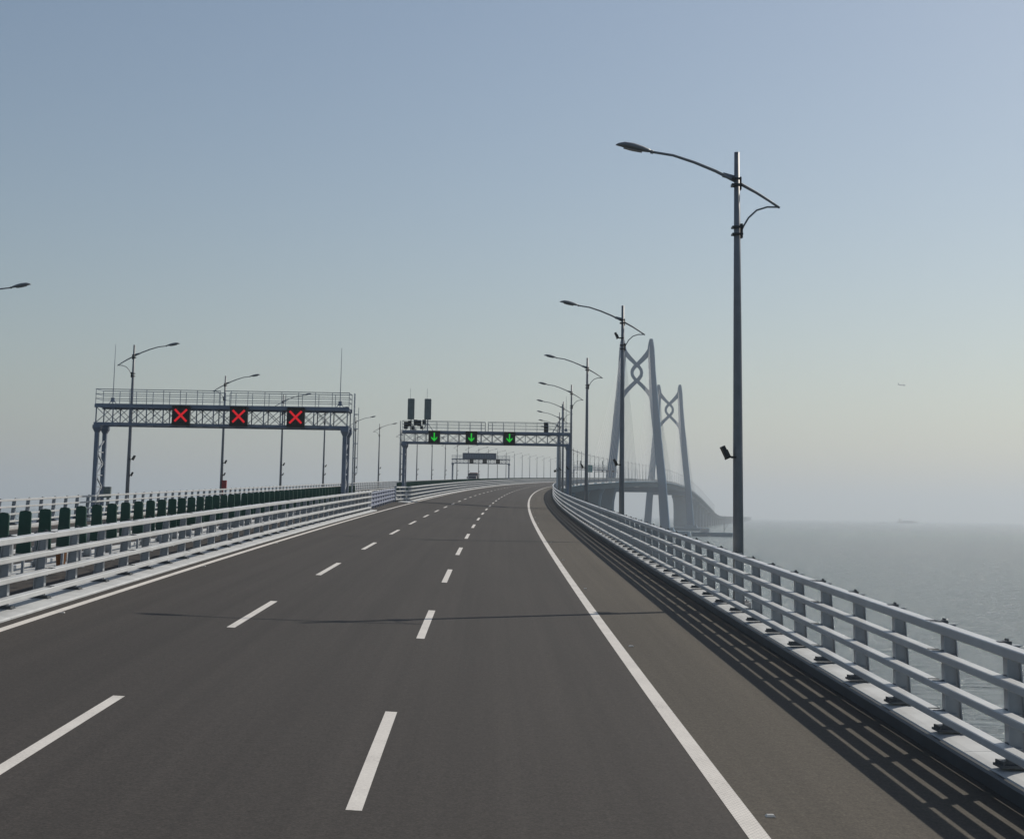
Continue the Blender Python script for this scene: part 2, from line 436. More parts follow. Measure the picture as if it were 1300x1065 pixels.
barrier('white barrier behind the green panels on the far side of the median, nearest run', -10.92, 1, -48, GAP0, 1.6, dz=-0.55, rails=(1, 2, 3))
barrier('white barrier on the far side of the median beyond the opening, behind the green panels', -10.92, 1, GAP1, 3000, GAP1 + 0.6, full=30, dz=-0.55, rails=(1, 2, 3))
barrier('white four-rail crash barrier along the far left edge of the opposite carriageway', -25.42, -1, -48, 5000, 45.4)

# sliding gate in the median opening
g = thing('median_gate', P(GAP0, -8.6), 0, 'low blue-grey railing gate closing the gap between the two median barriers', 'gate')
ss = [GAP0 + 0.5 + i * (GAP1 - GAP0 - 1) / 11 for i in range(12)]
gu = lambda s: -8.35 - 0.75 * (s - GAP0) / (GAP1 - GAP0)
for z in (1.25, 0.95, 0.62, 0.3):
    k = MB(); k.loft([[P(s, gu(s) + i * .05, z + j * .05) for i, j in ((-1,-1),(1,-1),(1,1),(-1,1))] for s in ss]); k.build('rail', M['gate'], g)
k = MB(); k.loft([[P(s, gu(s) - 0.06 + i * .008, z) for i, z in ((-1,.12),(1,.12),(1,1.2),(-1,1.2))] for s in ss])
sh = k.build('mesh_panel', bpy.data.materials.new('gate_mesh'), g)
mm = sh.data.materials[0]; mm.use_nodes = True
NN = mm.node_tree.nodes; LL = mm.node_tree.links; bb = NN["Principled BSDF"]
bb.inputs['Base Color'].default_value = (0.25, 0.27, 0.35, 1); bb.inputs['Alpha'].default_value = 0.7
for s in ss:
    k = MB(); k.bar(P(s, gu(s), 0.0), P(s, gu(s), 1.25), 0.07, 0.07); k.build('post', M['gate'], g)

# green anti-glare panels standing on the median
pm = MB()
prof = [(-0.175, 0.0), (-0.165, 0.25), (-0.145, 0.62), (-0.14, 0.94), (-0.115, 0.985), (0, 1.0), (0.115, 0.985), (0.14, 0.94), (0.145, 0.62), (0.165, 0.25), (0.175, 0.0)]
pm.loft([[(x, y + 0.02 * (1 if abs(x) > .1 else 0), z) for x, z in prof] for y in (-0.025, 0.025)])
proto = pm.build('anti_glare_panel', M['green'], local=True)
pdata = proto.data; bpy.data.objects.remove(proto)
pst = MB(); pst.bar((0, 0.05, -0.62), (0, 0.05, 0.5), 0.06, 0.06); pst.box((0, 0.05, -0.04), (0.34, 0.12, 0.05)); pst.box((0, .05, -.60), (.2, .2, .03))
t_ = pst.build('bracket', M['post'], local=True); bdata = t_.data; bpy.data.objects.remove(t_)
s = 34.3 - 1.63 * 4; n = 0; nv = 0; far = MB()
while s < 2600:
    if s < GAP0 + 1.5 or s > GAP1 + 9:
        if n < 300:
            base = P(s, -9.6, 0.78 if s < GAP0 else 0.80)
            o = bpy.data.objects.new('anti_glare_panel', None); COL.objects.link(o)
            pp = bpy.data.objects.new('panel', pdata); COL.objects.link(pp); pp.parent = o
            bb_ = bpy.data.objects.new('bracket', bdata); COL.objects.link(bb_); bb_.parent = o
            o.location = base; o.rotation_euler = (random.uniform(-.012, .012), random.uniform(-.02, .02), -heading(s) + random.uniform(-.1, .1) - 0.1)
            vis = s > 34
            if not vis: lab = 'dark green anti-glare panel on the median, out of the picture to the left'
            elif nv < 18:
                lab = ('first' if nv == 0 else ORD[nv]) + ' dark green anti-glare panel from the left edge of the picture'; nv += 1
            elif s < GAP0: lab = 'dark green anti-glare panel in the close-packed part of the row before the median opening'
            else: lab = 'dark green anti-glare panel in the merged row beyond the median opening'
            tag(o, lab, 'anti-glare panel', 'green anti-glare panels along the median')
            n += 1
        else:
            far.box(P(s, -9.6, 1.28), (0.28, 0.06, 1.0), Matrix.Rotation(-heading(s), 3, 'Z'))
    s += 1.63
o = far.build('anti_glare_panels', M['green'], fix=False); tag(o, 'thin dark green line of far anti-glare panels near the crest of the road', 'anti-glare panels', None, 'stuff')

# road studs beside the edge lines
k = MB(); k.loft([[(x * q, y * q2, z) for x, y in ((-.05,-.05),(.05,-.05),(.05,.05),(-.05,.05))] for q, q2, z in ((1, 1, 0.004), (.7, .6, 0.024))])
t_ = k.build('road_stud', M['stud'], local=True); sdta = t_.data; bpy.data.objects.remove(t_)
for u, nm in ((4.22, 'right'), (-7.24, 'left')):
    for i in range(14):
        s = 16.0 + 15 * i
        o = bpy.data.objects.new('road_stud', sdta); COL.objects.link(o); o.location = P(s, u); o.rotation_euler = (0, 0, -heading(s))
        tag(o, ('small pale road stud just outside the %s edge line, ' % nm) + (ORD[i] + ' from the camera' if i < 6 else 'in the distance'), 'road stud', 'road studs along the %s edge line' % nm)

# ------------------------------------------------------------------ street lamps
ARM = [(-2.42, 12.42), (-1.8, 12.33), (-1.2, 12.14), (-0.6, 11.90), (0, 11.6), (0.55, 11.30), (0.9, 11.08), (1.2, 10.88)]
STR = [(1.16, 10.90), (0.85, 10.90), (0.55, 10.80), (0.32, 10.58), (0.18, 10.34), (0.11, 10.18)]
def lamp_parts(detail):
    out = {}
    k = MB(); k.tube([(0,0,0),(0,0,4),(0,0,8),(0,0,12.45)], [0.15, 0.135, 0.11, 0.075], 12 if detail else 6)
    if detail: k.box((0, 0, 0.02), (0.5, 0.5, 0.03)); k.box((-0.02, 0, -0.2), (0.62, 0.62, 0.40))
    if detail:
        for a in range(4):
            k.cyl((0.19*(1 if a & 1 else -1), 0.19*(1 if a & 2 else -1), 0.02), (0.19*(1 if a & 1 else -1), 0.19*(1 if a & 2 else -1), 0.09), 0.02, 6)
        k.box((0.0, -0.135, 0.9), (0.13, 0.04, 0.35))
    out['pole'] = (k, 'pole')
    k = out['pole'][0] if not detail else MB()
    k.tube([(x, 0, z) for x, z in ARM], [0.036, 0.038, 0.042, 0.046, 0.05, 0.042, 0.038, 0.034], 8 if detail else 5)
    if detail:
        k.bar((-0.40, 0, 11.80), (-0.02, 0, 11.70), 0.02, 0.14)
        k.cyl((-2.44, 0, 12.425), (-2.36, 0, 12.41), 0.055, 8)
        out['arm'] = (k, 'pole'); k = MB()
    k.tube([(x, 0, z) for x, z in STR], 0.026, 8 if detail else 4)
    if detail: out['support_strut'] = (k, 'pole'); k = MB()
    rings = []
    n = 12 if detail else 6
    for t, w_, h_, dz in ((0, .05, .05, 0), (0.08, .08, .07, .0), (.25, .13, .105, .005), (.5, .16, .125, .01), (.75, .14, .105, .01), (.92, .08, .055, -.01), (1.0, .02, .015, -.03)):
        cx = -2.42 - 1.0 * t; cz = 12.43 + 0.20 * t + dz
        rings.append([(cx, w_ * cos(2*pi*q/n), cz + h_ * sin(2*pi*q/n) * (1.0 if sin(2*pi*q/n) > 0 else 0.55)) for q in range(n)])
    k.loft(rings)
    if detail:
        out['lamp_head'] = (k, 'pole')
        k = MB(); k.loft([[(cx, w_ * a, cz) for a in (-1, 1)] + [(cx, w_ * a * .8, cz - .025) for a in (1, -1)] for cx, w_, cz in ((-2.68, .08, 12.425), (-2.95, .12, 12.475), (-3.2, .08, 12.535))])
        out['lens'] = (k, 'lens')
        k = MB(); k.box((0.09, 0, 11.55), (0.05, 0.2, 0.36)); k.box((-0.02, 0, 11.5), (0.28, 0.26, 0.07)); k.box((-0.02, 0, 11.68), (0.26, 0.24, 0.05)); k.box((0.12, 0, 10.2), (0.06, 0.16, 0.4)); k.box((0.0, 0, 10.3), (0.30, 0.28, 0.05)); k.box((0.0, 0, 10.1), (0.30, 0.28, 0.05))
        out['clamp'] = (k, 'dark')
    return out
def floodlight(z, s=1.0):
    k = MB()
    r_ = Matrix.Rotation(R(-25), 3, 'Y')
    k.box((-0.36 * s, 0, z + 0.08), (0.11 * s, 0.32 * s, 0.34 * s), r_); k.box((-0.30 * s, 0, z + 0.04), (0.10 * s, 0.2 * s, 0.2 * s), r_)
    k.bar((-0.32 * s, 0, z - 0.03), (-0.1, 0, z - 0.06), 0.05); k.bar((-0.36*s, 0, z - .12*s), (-.2, 0, z - .05), 0.04); k.box((-0.06, 0, z - 0.06), (0.24, 0.24, 0.05))
    return k
def dome_cam(z):
    k = MB(); k.bar((-0.1, 0, z), (-0.42, 0, z + 0.02), 0.05); k.tube([(-0.42, 0, z + 0.05), (-0.42, 0, z - 0.06), (-0.42, 0, z - 0.17), (-0.42, 0, z - .22)], [0.06, 0.12, 0.12, 0.03], 10); k.box((-0.06, 0, z), (0.22, 0.22, 0.08))
    return k
PARTS = lamp_parts(True)
proto = thing('street_lamp', (0, 0, 0))
objs = {}
for nm in ('pole', 'arm', 'support_strut', 'lamp_head', 'clamp'):
    objs[nm] = PARTS[nm][0].build(nm, M[PARTS[nm][1]], proto, smooth=False, local=True)
objs['lens'] = PARTS['lens'][0].build('lens', M['lens'], objs['lamp_head'], local=True)
objs['floodlight'] = floodlight(3.95).build('floodlight', M['dark'], proto, local=True)
lowf = floodlight(2.75, .8).build('floodlight', M['dark'], None, local=True); lowd = lowf.data; bpy.data.objects.remove(lowf)
dc = dome_cam(4.15).build('dome_camera', M['dark'], None, local=True); dcd = dc.data; bpy.data.objects.remove(dc)
for o_ in objs.values():
    if o_.name.startswith(('pole', 'arm', 'lamp_head', 'support')):
        for p_ in o_.data.polygons: p_.use_smooth = len(p_.vertices) == 4
simple = lamp_parts(False)['pole'][0].build('street_lamp', M['pole'], None, local=True); sdat = simple.data; bpy.data.objects.remove(simple)
used = [False]
def lamp(s, u, flip, label, group, extra=None, scale=1.0):
    loc = P(s, u, 0.23); rz = -heading(s) + (pi if flip else 0)
    if s > 560:
        o = bpy.data.objects.new('street_lamp', sdat); COL.objects.link(o); o.location = loc; o.rotation_euler = (0, 0, rz)
        o.scale = (scale,) * 3
        return tag(o, label, 'street lamp', group)
    if not used[0]: o = proto; used[0] = True
    else: o = copy_tree(proto)
    o.location = loc; o.rotation_euler = (0, 0, rz); o.scale = (scale,) * 3
    tag(o, label, 'street lamp', group)
    if extra:
        for nm, dt in extra:
            q = bpy.data.objects.new(nm, dt); COL.objects.link(q); q.parent = o
    return o
hi = floodlight(10.75, .95).build('floodlight', M['dark'], None, local=True); hid = hi.data; bpy.data.objects.remove(hi)
rs = [41.5, 80.8, 117.8, 153.5, 189.8, 223.5]
while rs[-1] < 2700: rs.append(rs[-1] + 36.0)
rs = [5.0] + rs   # index 0 is not built
for i, s in enumerate(rs):
    if i == 0: continue
    lab = 'street lamp on the right bridge edge just beside the camera, out of frame' if i == 0 else (
        'grey street lamp on the right bridge edge, %s one from the camera' % ORD[i - 1] if i <= 14 else
        ('small distant street lamp on the right bridge edge, before the towers' if s < 1297 else 'faint distant street lamp on the right bridge edge, past the first tower'))
    lamp(s, 8.1, False, lab, 'street lamps along the right edge', [('floodlight', hid)] if i == 2 else None)
ls = [7.5, 43, 77.3, 112.8, 148.3, 183.7, 220.1, 255.5, 290.0, 328.4, 361.5, 396.6, 431.3, 465, 500, 534, 568, 602]
while ls[-1] < 2900: ls.append(ls[-1] + 34.0)
k0 = 0
for i, s in enumerate(ls):
    if s < 60: continue
    if i <= 20: lab = 'street lamp on the far left bridge edge, %s from the left of the picture' % ('first' if i == 2 else ORD[i - 2])
    elif s < 1250: lab = 'small distant street lamp in the left row above the crest of the road'
    else: lab = 'faint distant street lamp on the left bridge edge near the towers'
    ex = [('floodlight', lowd)]
    lamp(s, -26.2, True, lab, 'street lamps along the left edge', ex)

# red box and small things by the left edge
p = P(148.3, -25.95, 0.23); k = MB(); k.box(p + Vector((0.1, -0.3, 1.8)), (0.45, 0.3, 0.8)); k.bar(p + Vector((0, -0.3, 0)), p + Vector((0, -0.3, 1.4)), 0.08)
tag(k.build('equipment_box', M['redbox']), 'dark red equipment box at the foot of the second left street lamp', 'box')
p = P(40.2, -9.9, 0.1); k = MB(); k.tube([p, p + Vector((0,0,.3)), p + Vector((0,0,.5)), p + Vector((0,0,.62))], [.10, .13, .15, .05], 10)
tag(k.build('rusty_drum', M['rust']), 'small rust-brown drum on the median behind the nearest left barrier', 'drum')

# ------------------------------------------------------------------ overhead gantries
def sym_x(w_):
    a, t = w_ * 0.34, w_ * 0.042
    pts = []
    return [[(-a - t, -a + t), (-a + t, -a - t), (0, -2*t), (a - t, -a - t), (a + t, -a + t), (2*t, 0), (a + t, a - t), (a - t, a + t), (0, 2*t), (-a + t, a + t), (-a - t, a - t), (-2*t, 0)]]
def sym_arrow(w_):
    a, t = w_ * 0.36, w_ * 0.055
    return [[(-t, a * 1.05), (-t, -a * 0.35), (-a * .72, a * .12), (-a * .72 , -a * .28), (0, -a), (a * .72, -a * .28), (a * .72, a * .12), (t, -a * .35), (t, a * 1.05)]]
def gantry(s, u0, u1, label, symbols, fr, zb=5.95, H=1.2, nb=15, extras=None, lit=True, hs=1.0):
    x, y, z0, th = frame(s); ctr = P(s, MED); W = u1 - u0
    org = P(s, (u0 + u1) / 2); org.z = ctr.z
    g = thing('sign_gantry', org, -th, label, 'sign gantry')
    hw = W / 2; D = 1.0; zt = zb + H
    # truss
    k = MB()
    for yy in (-D, D):
        for z in (zb, zt): k.bar((-hw, yy, z), (hw, yy, z), 0.18, 0.19)
    for i in range(nb + 1):
        xx = -hw + 0.12 + (W - 0.24) * i / nb
        for yy in (-D, D):
            k.bar((xx, yy, zb + .085), (xx, yy, zt - .085), 0.07)
        k.bar((xx, -D + .085, zb), (xx, D - .085, zb), 0.07); k.bar((xx, -D + .085, zt), (xx, D - .085, zt), 0.07)
        if i < nb:
            x2 = -hw + 0.12 + (W - 0.24) * (i + 1) / nb
            for yy in (-D, D):
                k.bar((xx, yy - .02, zb + .08), (x2, yy - .02, zt - .08), 0.04); k.bar((xx, yy + .02, zt - .08), (x2, yy + .02, zb + .08), 0.04)
            k.bar((xx, -D + .08, zb - .03), (x2, D - .08, zb - .03), 0.04)
    k.build('truss', M['steel'], g, local=True)
    k = MB(); k.box((0, 0, zt + 0.12), (W - .1, 1.7, 0.05)); k.bar((-hw, -D + .02, zt + .13), (hw, -D + .02, zt + .13), .05, .09); k.bar((-hw, D - .02, zt + .13), (hw, D - .02, zt + .13), .05, .09)
    k.build('walkway', M['steel'], g, local=True)
    k = MB(); zr = zt + 0.16
    for yy in (-0.93, 0.93):
        for z in (0.36, 0.68, 1.0):
            for a, b_ in ((-hw, -0.15), (0.15, hw)): k.bar((a, yy, zr + z), (b_, yy, zr + z), 0.035 if z < 1 else 0.045)
        for i in range(nb + 1):
            xx = -hw + .03 + (W - .06) * i / nb; k.bar((xx, yy, zr - .03), (xx, yy, zr + 1.0), 0.035)
        for xx in (-0.15, 0.15): k.bar((xx, yy, zr - .03), (xx, yy, zr + 1.0), 0.035)
    for xx in (-hw + .03, hw - .03):
        for z in (0.36, 0.68, 1.0): k.bar((xx, -.9, zr + z), (xx, .9, zr + z), 0.035)
    k.build('railing', M['steel'], g, local=True)
    # supports
    for sx, uu in ((-1, u0), (1, u1)):
        k = MB(); xb = sx * (hw - 0.25); zg = P(s, uu).z - org.z + 0.1
        for yy in (-D, D):
            k.bar((xb, yy, zg), (xb, yy, zb - .09), 0.27, 0.27)
            k.loft([[(xb + i * a, yy + j * a, z) for i, j in ((-1,-1),(1,-1),(1,1),(-1,1))] for a, z in ((0.137, zb - 0.6), (0.27, zb - 0.3), (0.27, zb - .1))])
            k.box((xb, yy, zg + 0.03), (0.7, 0.7, 0.06))
        o = k.build('leg', M['steel'], g, local=True)
        k = MB(); n = 6; zz = [zg + .5 + (zb - 1.1 - zg - .5) * i / n for i in range(n + 1)]
        for i in range(n):
            a, b_ = (-D + .17, D - .17) if i % 2 else (D - .17, -D + .17)
            k.bar((xb, a, zz[i]), (xb, b_, zz[i + 1]), 0.09)
            k.bar((xb, -D + .17, zz[i]), (xb, D - .17, zz[i]), 0.07)
        k.build('bracing', M['galv'], o, local=True)
    # lane signals
    for fx in fr:
        xx = -hw + W * fx
        bw = 1.2
        hsg = MB(); hsg.box((xx, -D - 0.30, zb + H/2 + 0.02), (bw, 0.36, bw + 0.1)); hsg.box((xx, -D - 0.55, zb + H/2 + bw/2 + .05), (bw, 0.18, 0.03))
        for q in (-.35, .35): hsg.bar((xx + q, -D - .14, zb + H/2 + .3), (xx + q, -D + .06, zb + H/2 + .3), .06)
        ho = hsg.build('lane_signal', M['black'], g, local=True)
        if symbols:
            sy = MB()
            for poly in (sym_x(bw) if symbols == 'x' else sym_arrow(bw)):
                yf = -D - 0.30 - 0.18 - 0.004
                # fan from the middle so that the concave outline stays clean
                ps = [(xx + a, yf, zb + H/2 + 0.02 + b_) for a, b_ in poly]
                if symbols == 'x':
                    for a, b_, c, d in ((0, 1, 2, 11), (3, 4, 5, 2), (6, 7, 8, 5), (9, 10, 11, 8)): sy.quad([ps[a], ps[b_], ps[c], ps[d]])
                    sy.quad([ps[2], ps[5], ps[8], ps[11]])
                else:
                    sy.quad([ps[0], ps[1], ps[7], ps[8]]); sy.quad([ps[1], ps[4], ps[7]]); sy.quad([ps[1], ps[2], ps[3], ps[4]]); sy.quad([ps[7], ps[4], ps[5], ps[6]])
            sy.build('lit_symbol', M['red'] if symbols == 'x' else M['grn'], ho, local=True, fix=False)
    if extras: extras(g, hw, zt, zb)
    return g
def mast(g, x, z, h, r=0.03, y=0):
    k = MB(); k.tube([(x, y, z), (x, y, z + h * .5), (x, y, z + h)], [r, r * .8, r * .4], 6); k.box((x, y, z + .35), (.22, .22, .3)); k.bar((x - .3, y, z), (x, y, z + .45), .04); k.bar((x + .3, y, z), (x, y, z + .45), .04)
    return k.build('mast', M['steel'], g, local=True)
def ladder(g, x, z0, z1, y=0.0):
    k = MB()
    for dx in (-.22, .22): k.bar((x, y + dx, z0), (x, y + dx, z1), .05)
    z = z0 + .3
    while z < z1: k.bar((x, y - .22, z), (x, y + .22, z), .03); z += .3
    for z in (z0 + 2.5, z0 + 3.5, z0 + 4.5, z0 + 5.5, z0 + 6.5):
        if z < z1: k.loft([[(x + .3 * sin(a) + 0, y + .25 * cos(a), z + q) for q in (0, .05)] for a in [pi * i / 6 for i in range(7)]], cap=False, closed=False)
    k.bar((x + .3, y, z0 + 2.5), (x + .3, y, min(z1, z0 + 7)), .04)
    return k.build('ladder', M['galv'], g, local=True)
def ex1(g, hw, zt, zb):
    mast(g, -hw + 0.95, zt + .15, 4.2); mast(g, hw - 0.75, zt + .15, 4.2)
    ladder(g, hw + 0.25, 0.2, zt + 1.2)
    k = MB(); k.box((-hw + .62, D_, 1.15), (0.5, 0.25, 0.75)); k.bar((-hw + .25, D_, 1.15), (-hw + .5, D_, 1.15), .08); k.build('control_box', M['grey'], g, local=True)
D_ = 1.0
gantry(104, -26.22, -8.85, 'steel gantry over the opposite carriageway showing three red crosses', 'x', (0.345, 0.571, 0.794), zb=5.76, extras=ex1)
def ex2(g, hw, zt, zb):
    for i, (x, h) in enumerate(((-hw + 0.85, 2.1), (-hw + 2.6, 2.1))):
        k = MB(); k.box((x, -.55, zt + 1.35 + h / 2), (0.70, 0.30, h)); k.box((x, -.55, zt + 1.35 + h + .02), (0.63, .33, .04)); k.box((x, -.55, zt + 1.34), (0.63, .33, .03))
        o = k.build('antenna', M['grey'], g, local=True)
        k = MB(); k.cyl((x, -.3, zt + .15), (x, -.3, zt + 3.0), .06, 8); k.bar((x, -.5, zt + 1.8), (x, -.3, zt + 1.8), .05); k.bar((x, -.5, zt + 3.0), (x, -.3, zt + 3.0), .05); k.cyl((x - .12, -.3, zt + 3.0), (x - .12, -.3, zt + 4.6), .015, 6)
        k.bar((x - .6, -.3, zt + .15), (x, -.3, zt + 1.0), .06); k.bar((x + .6, -.3, zt + .15), (x, -.3, zt + 1.0), .06)
        k.build('antenna_mast', M['steel'], g, local=True)
    random.seed(3)
    for x, z, a, b_ in ((-hw + .35, .55, .4, .75), (-hw + .75, .75, .38, .6), (-hw + 1.35, .85, .38, .6), (-hw + 1.75, .8, .4, .62), (-hw + 2.25, .9, .36, .5), (-hw + 1.1, .3, .3, .4), (-hw + 2.0, .35, .3, .35)):
        k = MB(); k.box((x, -.6, zt + .15 + z), (a, .25, b_))
        for q in range(5): k.box((x - a/2 + a * (q + .5) / 5, -.74, zt + .15 + z), (.02, .05, b_ * .9))
        k.build('radio_unit', M['dark'], g, local=True)
    k = MB(); k.box((hw - 2.6, 0, zt + .7), (.42, .35, 1.05)); k.box((hw - 2.6, 0, zt + 1.24), (.48, .4, .04)); k.build('control_box', M['dark'], g, local=True)
    ladder(g, -hw - 0.25, 0.2, zt + 1.2)
    k = MB(); k.bar((hw - 1.9, 0, zt + .2), (hw - .9, 0, zt + 1.9), .09); k.cyl((hw - .9, 0, zt + .2), (hw - .9, 0, zt + 3.2), .05, 8); k.build('mast', M['steel'], g, local=True)
    mast(g, hw - .5, zt + .15, 3.9)
gantry(158, -9.35, 8.2, 'steel gantry over the near lanes showing three green arrows, with two antennas on top', 'a', (0.193, 0.412, 0.637), zb=5.93, H=1.08, extras=ex2)
def ex3(g, hw, zt, zb):
    k = MB(); k.box((-.3, -1.6, zt + .95), (10.0, .5, 1.75)); bo = k.build('message_board', M['vms'], g, local=True)
    k = MB()
    for i in range(12):
        for q in range(3): k.box((-.3 - 4.2 + i * .75, -1.86, zt + .62 + q * .3), (.5, .012, .07))
    k.build('text_row', M['vmst'], bo, local=True)
gantry(450, -26.2, -8.9, 'small far gantry carrying a wide blue-grey message board over the opposite carriageway', None, (0.345, 0.573, 0.80), extras=ex3)
def ex4(g, hw, zt, zb):
    k = MB(); k.box((.1, -1.45, zt - .6), (2.6, .15, 3.8)); k.build('sign_panel', M['teal'], g, local=True)
    for x in (-6.6, -4.9, 6.6):
        k = MB(); k.box((x, 0, zt + 2.5), (.5, .3, 2.0)); k.cyl((x, 0, zt + .1), (x, 0, zt + 1.6), .08, 6); k.build('antenna', M['grey'], g, local=True)
gantry(790, -9.2, 8.4, 'tiny far gantry with a teal sign panel, seen between the right-hand lamp posts', None, (), extras=ex4)
gantry(1110, -26.2, -8.9, 'faintest far gantry over the opposite carriageway, near the cable-stayed span', None, (.35, .57, .8))

# column of a roadside camera mast beside the second gantry
g = thing('camera_mast', P(250, 8.15, .2), -heading(250), 'thick pale column standing behind the green-arrow gantry by its right leg', 'mast')
k = MB(); k.tube([(0,0,0),(0,0,9.0)], [.3, .24], 12); k.box((0, 0, .03), (1, 1, .06)); k.build('column', M['galv'], g, local=True)
k = MB(); k.box((-.55, 0, 3.9), (.3, .5, .35)); k.bar((-.4, 0, 3.9), (0, 0, 3.8), .08); k.build('camera_housing', M['dark'], g, local=True)

# ------------------------------------------------------------------ box truck on the opposite carriageway
s = 400; g = thing('box_truck', P(s, -15.6), -heading(s), 'dark box truck behind the green panels on the opposite carriageway', 'truck')
k = MB(); k.box((0, 3.2, 1.95), (2.45, 6.2, 2.3)); k.box((0, 3.2, 3.14), (2.5, 6.25, .08)); k.build('cargo_box', M['truck'], g, local=True)
k = MB(); k.loft([[(x, y, z) for x in (-1.1, 1.1) for y in ((-.1, -1.9) if x < 0 else (-1.9, -.1))] for z in (0.6, 1.4)] + [[(-1.05, -.1, 2.5), (-1.05, -1.6, 2.5), (1.05, -1.6, 2.5), (1.05, -.1, 2.5)]])
cab = k.build('cab', M['pale'], g, local=True)
k = MB(); k.quad([(-.95, -1.86, 1.5), (.95, -1.86, 1.5), (.9, -1.66, 2.35), (-.9, -1.66, 2.35)]); k.build('windscreen', M['glass'], cab, local=True)
k = MB(); k.box((0, 2.2, .75), (1.0, 8.0, .2)); k.build('chassis', M['tyre'], g, local=True)
for x in (-1.05, 1.05):
    for y in (-1.0, 4.6):
        k = MB(); k.cyl((x - .14, y, .48), (x + .14, y, .48), .48, 18); w_ = k.build('wheel', M['tyre'], g, local=True)
        k = MB(); k.cyl((x - .15, y, .48), (x + .15, y, .48), .25, 12); k.build('rim', M['galv'], w_, local=True)
for x in (-1.4, 1.4):
    k = MB(); k.box((x, -1.5, 2.0), (.22, .12, .5)); k.bar((x, -1.5, 2.2), (x * .75, -1.5, 2.2), .04); k.build('mirror', M['dark'], g, local=True)
k = MB(); k.box((0, 3.0, 3.30), (2.0, 3.0, .22)); k.build('roof_load', M['pink'], g, local=True)

# ------------------------------------------------------------------ the sea bridge: girder, piers, pylons, stays
PY1, PY2 = 1297.0, 1755.0
br = thing('sea_bridge', P(PY1, MED) * 1.0, 0, 'long sea bridge curving away over the water with two knot-topped cable towers', 'bridge')
br.location.z = 0
k = MB()
prof = [(7.84, 0.16), (7.84, -0.45), (7.3, -0.75), (2.6, -1.6), (0.2, -4.3), (-19.4, -4.3), (-21.8, -1.6), (-26.0, -.75), (-26.6, -0.55), (-26.6, 0.26), (-26.5, 0.26), (-26.5, -.05), (MED, -0.06), (7.2, -0.35), (7.806, -0.35), (7.806, .16)]
k.loft([[P(s, u, z) for u, z in prof] for s in srange(-55, SEND, 10)])
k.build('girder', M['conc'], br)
def pier(s, ua=-19.0, ub=1.2):
    k = MB(); rings = []
    top = P(s, MED, -4.3).z
    for f, gr in ((0, 1.15), (0.03, 1.0), (.55, 1.0), (.75, 1.03), (.9, 1.12), (1.0, 1.28)):
        z = -1.0 + (top + 1.0) * f; hw = (ub - ua) / 2 * gr; cu = (ua + ub) / 2; hd = 2.2
        ring = []
        for a, b_ in ((-1, -.6), (-.9, -1), (.9, -1), (1, -.6), (1, .6), (.9, 1), (-.9, 1), (-1, .6)):
            q = P(s + b_ * hd, cu + a * hw); q.z = z; ring.append(q)
        rings.append(ring)
    k.loft(rings); k.build('pier', M['conc'], br)
for s in [71 + 110 * i for i in range(9)] + [1991 + 110 * i for i in range(62)]: pier(s)
